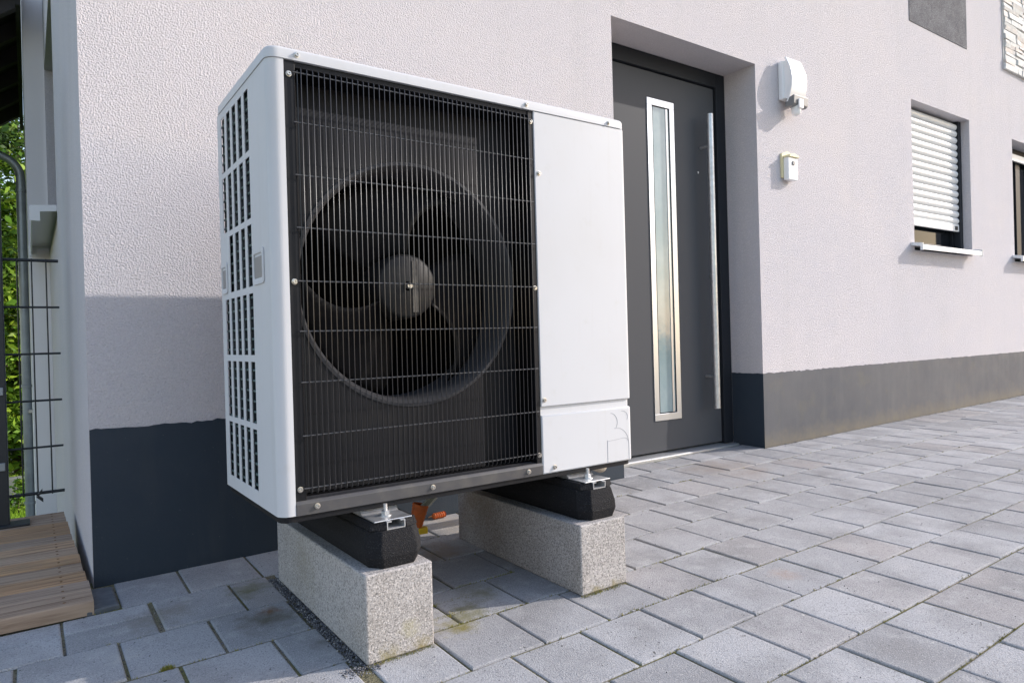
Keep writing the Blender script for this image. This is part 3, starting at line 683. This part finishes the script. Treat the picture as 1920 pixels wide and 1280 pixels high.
bell = MB().lathe([(FR+.018, .094), (FR+.018, .056), (FR+.013, .049), (FR+.006, .048), (FR, .055), (FR-.005, .070), (FR-.006, .090), (FR-.006, .20)], (FX, 0, FZ), 1, 96)
build(bell, 'bell_mouth', 'bell', hp, smooth=40)
# fan
fan = build(MB().lathe([(.0001, .086), (.074, .086), (.080, .091), (.082, .10), (.085, .19)], (FX, 0, FZ), 1, 48), 'fan', 'hub', hp, smooth=40)
hubm = MB(); hubm.box(FX+.012, FX+.027, .0845, .0865, FZ-.066, FZ+.064); build(hubm, 'hub_sun_strip', 'label', fan)  # thin pale box standing in for the sun stripe across the hub
build(MB().lathe([(.0001, -.012), (.0065, -.012), (.0085, -.009), (.0085, 0), (.012, 0), (.012, .003)], (FX, .086, FZ), 1, 16), 'hub_bolt', 'screw', fan, smooth=40)
bl = MB(); NR, NA = 10, 12; vs_ = []
for i in range(NR+1):
    r = .078+(.272-.078)*i/NR; t = i/NR
    a0 = -.10-.55*t*t; a1 = .95+.28*t-.35*t*t
    for j in range(NA+1):
        s = j/NA; a = a0+(a1-a0)*s
        vs_.append((r*math.cos(a), .098+.085*s+.012*math.sin(math.pi*s)*t, r*math.sin(a)))
bl.add(vs_, [(i*(NA+1)+j, i*(NA+1)+j+1, (i+1)*(NA+1)+j+1, (i+1)*(NA+1)+j) for i in range(NR) for j in range(NA)])
bme = bl.mesh('blade', smooth=60)
for k in range(3):
    o = link('blade', bme, 'blade', fan, loc=(FX, 0, FZ), rot=(0, rad(120*k+28), 0)); solidify(o, .0035, 0)
# wire guard
cz = [1.248, 1.140, 1.026, .912, .796, .687, .576, .460, .346]
gd = MB()
gd.tube([(.0625, -.0035, 1.253), (.0625, -.0035, .340)], .0016, 6)
guard = build(gd, 'fan_guard', 'wire', hp)
cm = MB().tube([(-.322, 0, 0), (.322, 0, 0)], .0017, 6).mesh('cross_wire', smooth=60)
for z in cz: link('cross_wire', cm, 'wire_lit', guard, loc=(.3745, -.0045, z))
vm = MB().tube([(0, .012, .4635), (0, .004, .4625), (0, 0, .458), (0, 0, -.458), (0, .003, -.463), (0, .010, -.464)], .00112, 6).mesh('wire', smooth=60)
for i in range(48): link('wire', vm, 'wire', guard, loc=(.0695+i*.01308, -.0073, .797))
# screws
def screw_mesh(r):
    m = MB(); m.lathe([(r*1.35, .0), (r*1.35, -r*.25), (r, -r*.3), (r, -r*1.05), (r*.85, -r*1.25), (r*.42, -r*1.25), (r*.40, -r*.7), (.0001, -r*.7)], (0, 0, 0), 1, 14); return m.mesh('screw', smooth=35)
smh = screw_mesh(.0048)
for (x, y, z) in ((.063, -.0022, 1.287), (.683, -.0022, 1.287), (.983, -.0022, 1.285),
                  (.046, .003, 1.245), (.046, .003, .795), (.046, .003, .344), (.698, .003, 1.245), (.698, .003, .794), (.698, .003, .341),
                  (.720, 0, 1.107), (.718, 0, .489), (.748, 0, .303), (.081, -.0015, .304), (.368, -.0015, .303), (.658, -.0015, .302)):
    link('screw', smh, 'screw', hp, loc=(x, y-.0002, z), rot=(0, random.uniform(0, 6), 0))
hm = MB().lathe([(.0030, -.0004), (.0022, .002), (.0001, .002)], (0, 0, 0), 1, 10).mesh('fixing_hole')
for z in (1.125, .90, .675, .445):
    link('fixing_hole', hm, 'interior', hp, loc=(.0475, .0029, z)); link('fixing_hole', hm, 'interior', hp, loc=(.6965, .0029, z))
box('rear_sun_block', 'dark', hp, .06, 1.046, D_+.003, D_+.026, Z0+.01, Z1-.02)  # unseen box added to keep low sun off the plinth behind
# mounting brackets
for cx in (.232, .848):
    bk = MB()
    bk.prism([(-.064, .2592), (-.064, .2622), (.006, .2622), (.012, .2665), (.018, .2750), (.445, .2750), (.445, .2592)], 0, cx-.046, cx+.046)
    k = build(bk, 'mounting_bracket', 'zinc', hp, bevel=.0012)
    b = MB(); b.tube([(cx, -.022, .2615), (cx, -.022, .2885)], .0048, 12)
    b.lathe([(.0135, .2622), (.0135, .2642), (.0001, .2642)], (cx, -.022, 0), 2, 20)
    b.lathe([(.0098, .2642), (.0098, .2722), (.0085, .2732), (.0001, .2732)], (cx, -.022, 0), 2, 6)
    build(b, 'bolt', 'zinc', k, smooth=30)

# ================================================================== CABLES AND PIPES BEHIND THE UNIT
cbl = thing('cable_bundle', (.60, .56, G(.6, .56)), 'grey cables in a torn orange sleeve hanging from the heat pump to the ground', 'cables')
for i, (dx, m) in enumerate(((-.012, 'cable_grey'), (-.003, 'cable_grey'), (.006, 'cable_grey'), (.015, 'cable_white'))):
    build(MB().tube([(.665+dx*1.6, .40, .281), (.662+dx*1.5, .44, .22), (.645+dx, .50, .16), (.622+dx, .545, .11), (.606+dx*.5, .560, .06), (.600+dx*.4, .56, .006)], .0055, 8), 'cable', m, cbl, smooth=60)
sl_ = MB(); prof = []
for i in range(16):
    t = i/15; r = .0265-.008*t+(.0016 if i % 2 else 0)
    prof.append(((.618-.022*t*.9, .552+.006*t, .122-.082*t), r))
sl_.tube([p for p, r in prof], [r for p, r in prof], 14, False)
build(sl_, 'orange_sleeve', 'orange', cbl, smooth=60)
build(MB().prism([(.598, .530), (.628, .526), (.637, .545), (.624, .560), (.600, .556)], 2, .028, .048), 'yellow_plug', 'yellow', cbl, bevel=.003)
build(MB().tube([(.597, .545, G(.6, .545)+.004), (.597, .545, .05)], [.012, .009], 10), 'white_collar', 'cable_white', cbl, smooth=60)
cd_ = MB(); pts = []; rr = []
for i in range(34):
    t = i/33; pts.append((.792+.052*t, .796+.004*t, G(.8, .8)+.0125)); rr.append(.0085+(.0030 if (i//3) % 2 else 0))
cd_.tube(pts, rr, 14)
tag(link('conduit_stub', cd_.mesh('conduit_stub', smooth=60), 'orange'), 'short stub of ribbed orange conduit lying against the plinth', 'conduit')
for k, dx in enumerate((0, .0)):
    pass
pp = thing('insulated_pipe', (1.3, .6, .1), 'pair of beige foam insulated pipes curving from the heat pump into the plinth', 'pipes')
build(MB().tube([(1.00, .478, .40), (1.08, .50, .33), (1.24, .535, .235), (1.38, .575, .165), (1.48, .625, .130), (1.56, .72, .118), (1.60, YW+.01, .118)], .030, 14), 'pipe', 'foam', pp, smooth=60)
build(MB().tube([(.95, .478, .37), (1.02, .51, .29), (1.16, .56, .19), (1.30, .60, .12), (1.40, .645, .085), (1.47, .73, .070), (1.50, YW+.01, .068)], .028, 14), 'pipe', 'foam', pp, smooth=60)
for i, (x, y, s, a) in enumerate(((.795, .815, .018, .4), (.60, .80, .02, 1.2))):
    lf = MB(); z = G(x, y)+.003
    lf.add([(x-s, y, z), (x, y-s*.45, z+.004), (x+s, y, z+.001), (x, y+s*.4, z+.006), (x, y, z+.002)], [(0, 1, 4), (1, 2, 4), (2, 3, 4), (3, 0, 4)])
    tag(link('dry_leaf', lf.mesh('dry_leaf'), 'dryleaf'), ('curled brown leaf beside the orange conduit stub', 'curled brown leaf at the plinth behind the cable bundle')[i], 'leaf')

# ================================================================== DECK, FENCE, DOWNPIPE, CANOPY
deck = thing('wooden_deck', (-.9, 1.18, -.03), 'weathered timber deck of reeded planks beside the house corner', 'deck')
DSC = MB().lathe([(.0036, -.002), (.0036, .0006), (.0012, .0006), (.0001, -.0004)], (0, 0, 0), 2, 10).mesh('deck_screw')
rw = random.Random(4); y = .607; XD = -.306
widths = []
while y < 1.76:
    w_ = .1035+rw.uniform(-.004, .004)
    zt = .012+rw.uniform(-.0015, .0015); l0, l1 = -2.2, XD-.0235*(y-.607)/1.15+rw.uniform(-.002, .002)
    pk = MB(); reed = rw.random() < .6
    prof = [(y, -.026), (y, zt-.004), (y+.003, zt)]
    n = 9
    for i in range(1, n):
        yy = y+.003+(w_-.014)*i/n
        prof += [(yy-.0022, zt), (yy, zt-(.0022 if reed else .0004)), (yy+.0022, zt)]
    prof += [(y+w_-.011, zt), (y+w_-.008, zt-.004), (y+w_-.008, -.026)]
    pk.prism(prof, 0, l0, l1)
    pko = build(pk, 'plank', 'wood', deck)
    for sx in (-.37, -.9):
        for sy in (.028, .072): link('deck_screw', DSC, 'dryleaf', pko, loc=(sx, y+sy, zt+.0002))
    y += w_
box('joist', 'wood', deck, -2.2, -.36, .70, .76, -.075, -.0262); box('joist', 'wood', deck, -2.2, -.36, 1.55, 1.61, -1.60, -.0262)
box('fascia_board', 'wood', deck, -2.2, -.34, 1.735, 1.757, -.25, -.0262)

FY = 1.80
fn = thing('mesh_fence', (-.6, FY, .012), 'dark wire mesh fence panel with square post at the end of the deck', 'fence')
pst = box('post', 'fence', fn, -.560, -.502, 1.70, 1.76, .014, 1.75, bevel=.003)
box('base_plate', 'fence', pst, -.60, -.440, 1.66, 1.752, .0125, .0205, bevel=.002)
hz = [1.018, .834, .651, .467, .284, .105]
for i, z in enumerate(hz):
    build(MB().tube([(-1.7, FY, z), (-.324, FY, z)], .0062 if i in (0, 5) else .0042, 8), 'rail', 'fence', fn, smooth=60)
wv = MB().tube([(0, 0, .098), (0, 0, 1.024)], .0027, 6).mesh('bar', smooth=60)
for i in range(24): link('bar', wv, 'fence', fn, loc=(-.365-.047*i, FY-.007, 0))
for z in (.22, .85, .5): box('clamp', 'pipe', pst, -.552, -.510, 1.692, 1.703, z, z+.03, bevel=.002)
la = MB(); la.prism([(-.418, .10), (-.398, .124), (-.398, .110), (-.41, .098)], 1, FY-.03, FY-.012); la.prism([(-.418, .094), (-.396, .072), (-.396, .086), (-.41, .098)], 1, FY-.03, FY-.012)
build(la, 'bracket', 'fence', fn)

dp = thing('downpipe', (-.447, 5.0, -1.62), 'grey zinc downpipe with a swan neck beside the white wing wall', 'downpipe')
pth = [(-.447+.0, 5.0, -1.62), (-.447, 5.0, 1.95)]
for a in range(10, 71, 10): pth.append((-.447-.16*(1-math.cos(rad(a))), 5.0, 1.95+.16*math.sin(rad(a))+.05))
pth += [(-.75, 5.0, 2.25), (-1.6, 5.0, 2.42)]
build(MB().tube(pth, .031, 16), 'pipe', 'pipe', dp, smooth=60)
for z in (1.90, .40, -.5): build(MB().lathe([(.031, -.012), (.036, -.010), (.036, .010), (.031, .012)], (-.447, 5.0, z), 2, 20), 'pipe_collar', 'pipe', dp, smooth=40)
box('pipe_bracket', 'zinc', dp, -.44, -.412, 4.895, 4.99, .2, .22)

cn = thing('canopy_roof', (-1.8, 5.4, -1.62), 'dark stained lean to canopy roof with rafters under the eaves', 'canopy')
sl0 = 0.76; xr, zr = -.416, 3.06
def zc_(x): return zr+sl0*(x-xr)
x_l = -2.6
build(MB().add([(xr, 4.0, zc_(xr)), (x_l, 4.0, zc_(x_l)), (x_l, 7.05, zc_(x_l)), (xr, 7.05, zc_(xr)), (xr, 4.0, zc_(xr)+.06), (x_l, 4.0, zc_(x_l)+.06), (x_l, 7.05, zc_(x_l)+.06), (xr, 7.05, zc_(xr)+.06)],
               [(0, 1, 2, 3), (4, 7, 6, 5), (0, 4, 5, 1), (3, 2, 6, 7), (0, 3, 7, 4), (1, 5, 6, 2)]), 'roof_boards', 'roofwood', cn)
y = 4.05
while y < 7.0:
    a = [(xr-.006, zc_(xr-.006)-.12), (xr-.006, zc_(xr-.006)-.001), (x_l, zc_(x_l)-.001), (x_l, zc_(x_l)-.12)]
    build(MB().prism(a, 1, y, y+.07), 'rafter', 'roofwood2', cn); y += .5
box('wall_plate', 'roofwood', cn, xr-.03, xr, 4.0, 7.05, zr-.14, zr-.001)
for yy in (4.05, 6.9): box('post', 'roofwood', cn, x_l+.02, x_l+.14, yy, yy+.12, -1.62, zc_(x_l)-.02)

# ================================================================== GARDEN
lw = MB(); lw.add([(-9, 1.8, -1.60), (12, 5.0, -1.60), (12, 11.0, -1.60), (-9, 11.0, -1.60)], [(0, 1, 2, 3)])
tag(build(lw, 'lawn', 'lawn'), kind='structure')
gr = MB(); rl = random.Random(2)
for _ in range(16000):
    x = rl.uniform(-2.6, .4); y = rl.uniform(6.5, 11.0); a = rl.uniform(0, 6.28); h = rl.uniform(.03, .09); wv_ = .006
    dx, dy = math.cos(a), math.sin(a); lx_ = rl.uniform(-.03, .03); ly_ = rl.uniform(-.03, .03)
    gr.add([(x-dx*wv_, y-dy*wv_, -1.6), (x+dx*wv_, y+dy*wv_, -1.6), (x+lx_, y+ly_, -1.6+h)], [(0, 1, 2)])
tag(build(gr, 'grass', 'grass'), 'short bright green lawn grass behind the fence', 'grass', kind='stuff')
tag(box('garden_wall', 'concrete', None, -7, 3.0, 11.0, 11.2, -1.65, -1.18, bevel=.01), 'low grey concrete garden wall in front of the trees', 'garden wall')
def leafball(mb, c, r, n, ls, rn):
    for _ in range(n):
        u = Vector((rn.gauss(0, 1), rn.gauss(0, 1), rn.gauss(0, 1))).normalized()*r*(rn.random()**.45)
        p = Vector(c)+Vector((u.x, u.y, u.z*.8))
        a = Vector((rn.gauss(0, 1), rn.gauss(0, 1), rn.gauss(0, .6))).normalized(); b = a.orthogonal().normalized()
        b = (b*math.cos(rn.uniform(0, 6.28))+a.cross(b)*math.sin(rn.uniform(0, 6.28))); s = ls*rn.uniform(.6, 1.25)
        mb.add([p-a*s, p-b*s*.42+a*s*.1, p+a*s, p+b*s*.42+a*s*.1], [(0, 1, 2, 3)])
def tree(x, y, h, spread, n, lab, seed, m, low=.1):
    rn = random.Random(seed); base = -1.62
    t = thing('tree', (x, y, base), lab, 'tree', 'trees behind the garden wall')
    tr = MB(); tr.tube([(x, y, base-.05), (x+.05, y, base+h*.35), (x-.04, y+.05, base+h*.7), (x, y, base+h*.92)], [.14, .11, .07, .02], 10)
    for k in range(7):
        z0 = base+h*(.25+.09*k); a = rn.uniform(0, 6.28); l = spread*rn.uniform(.5, .9)
        tr.tube([(x, y, z0), (x+math.cos(a)*l*.5, y+math.sin(a)*l*.5, z0+.3), (x+math.cos(a)*l, y+math.sin(a)*l, z0+.55)], [.05, .035, .01], 6)
    build(tr, 'trunk', 'bark', t, smooth=60)
    cr_ = MB()
    k = 46
    for i in range(k):
        a = rn.uniform(0, 6.28); zz_ = rn.uniform(low, 1.0); rr_ = spread*math.sqrt(rn.random())*(1-.45*max(zz_-.5, 0))
        leafball(cr_, (x+math.cos(a)*rr_, y+math.sin(a)*rr_*.7, base+h*zz_), rn.uniform(.28, .55), n//k, .075, rn)
    build(cr_, 'crown', m, t)
tree(-.55, 12.2, 5.2, 1.5, 14000, 'bright leafy tree seen between the downpipe and the fence post', 1, 'leaf', .09)
tree(-2.6, 12.8, 5.6, 1.6, 9000, 'dark leafy tree beyond the fence post', 2, 'leaf_dark', .1)
tree(1.2, 13.2, 5.4, 1.5, 7000, 'leafy tree hidden mostly behind the white wing wall', 3, 'leaf', .1)
tree(-1.3, 14.4, 6.4, 1.9, 12000, 'tall dark tree rising behind the bright leafy tree', 4, 'leaf_dark', .12)
tree(-.2, 13.0, 5.0, 1.4, 12000, 'mid green tree behind the garden wall beside the wing wall', 7, 'leaf_dark', .08)
tree(-.95, 11.9, 5.4, 1.0, 15000, 'bright yellow green tree nearest the garden wall', 8, 'leaf', .06)
tree(-.5, 15.5, 7.5, 2.2, 16000, 'tallest dark tree far behind the garden wall', 9, 'leaf_dark', .05)
tree(-3.4, 16.0, 7.5, 2.2, 9000, 'spreading dark tree far off beyond the fence post', 10, 'leaf_dark', .05)
bs = MB(); rn = random.Random(6)
for i in range(5): leafball(bs, (-.62+rn.uniform(-.12, .14), 10.5+rn.uniform(-.1, .1), -1.5+.09*i), .13, 70, .045, rn)
shb = thing('shrub', (-.6, 10.5, -1.6), 'small yellow green shrub in front of the garden wall', 'shrub')
build(bs, 'foliage', 'leaf', shb); build(MB().tube([(-.6, 10.5, -1.6), (-.6, 10.5, -1.1)], [.012, .004], 6), 'stem', 'bark', shb)
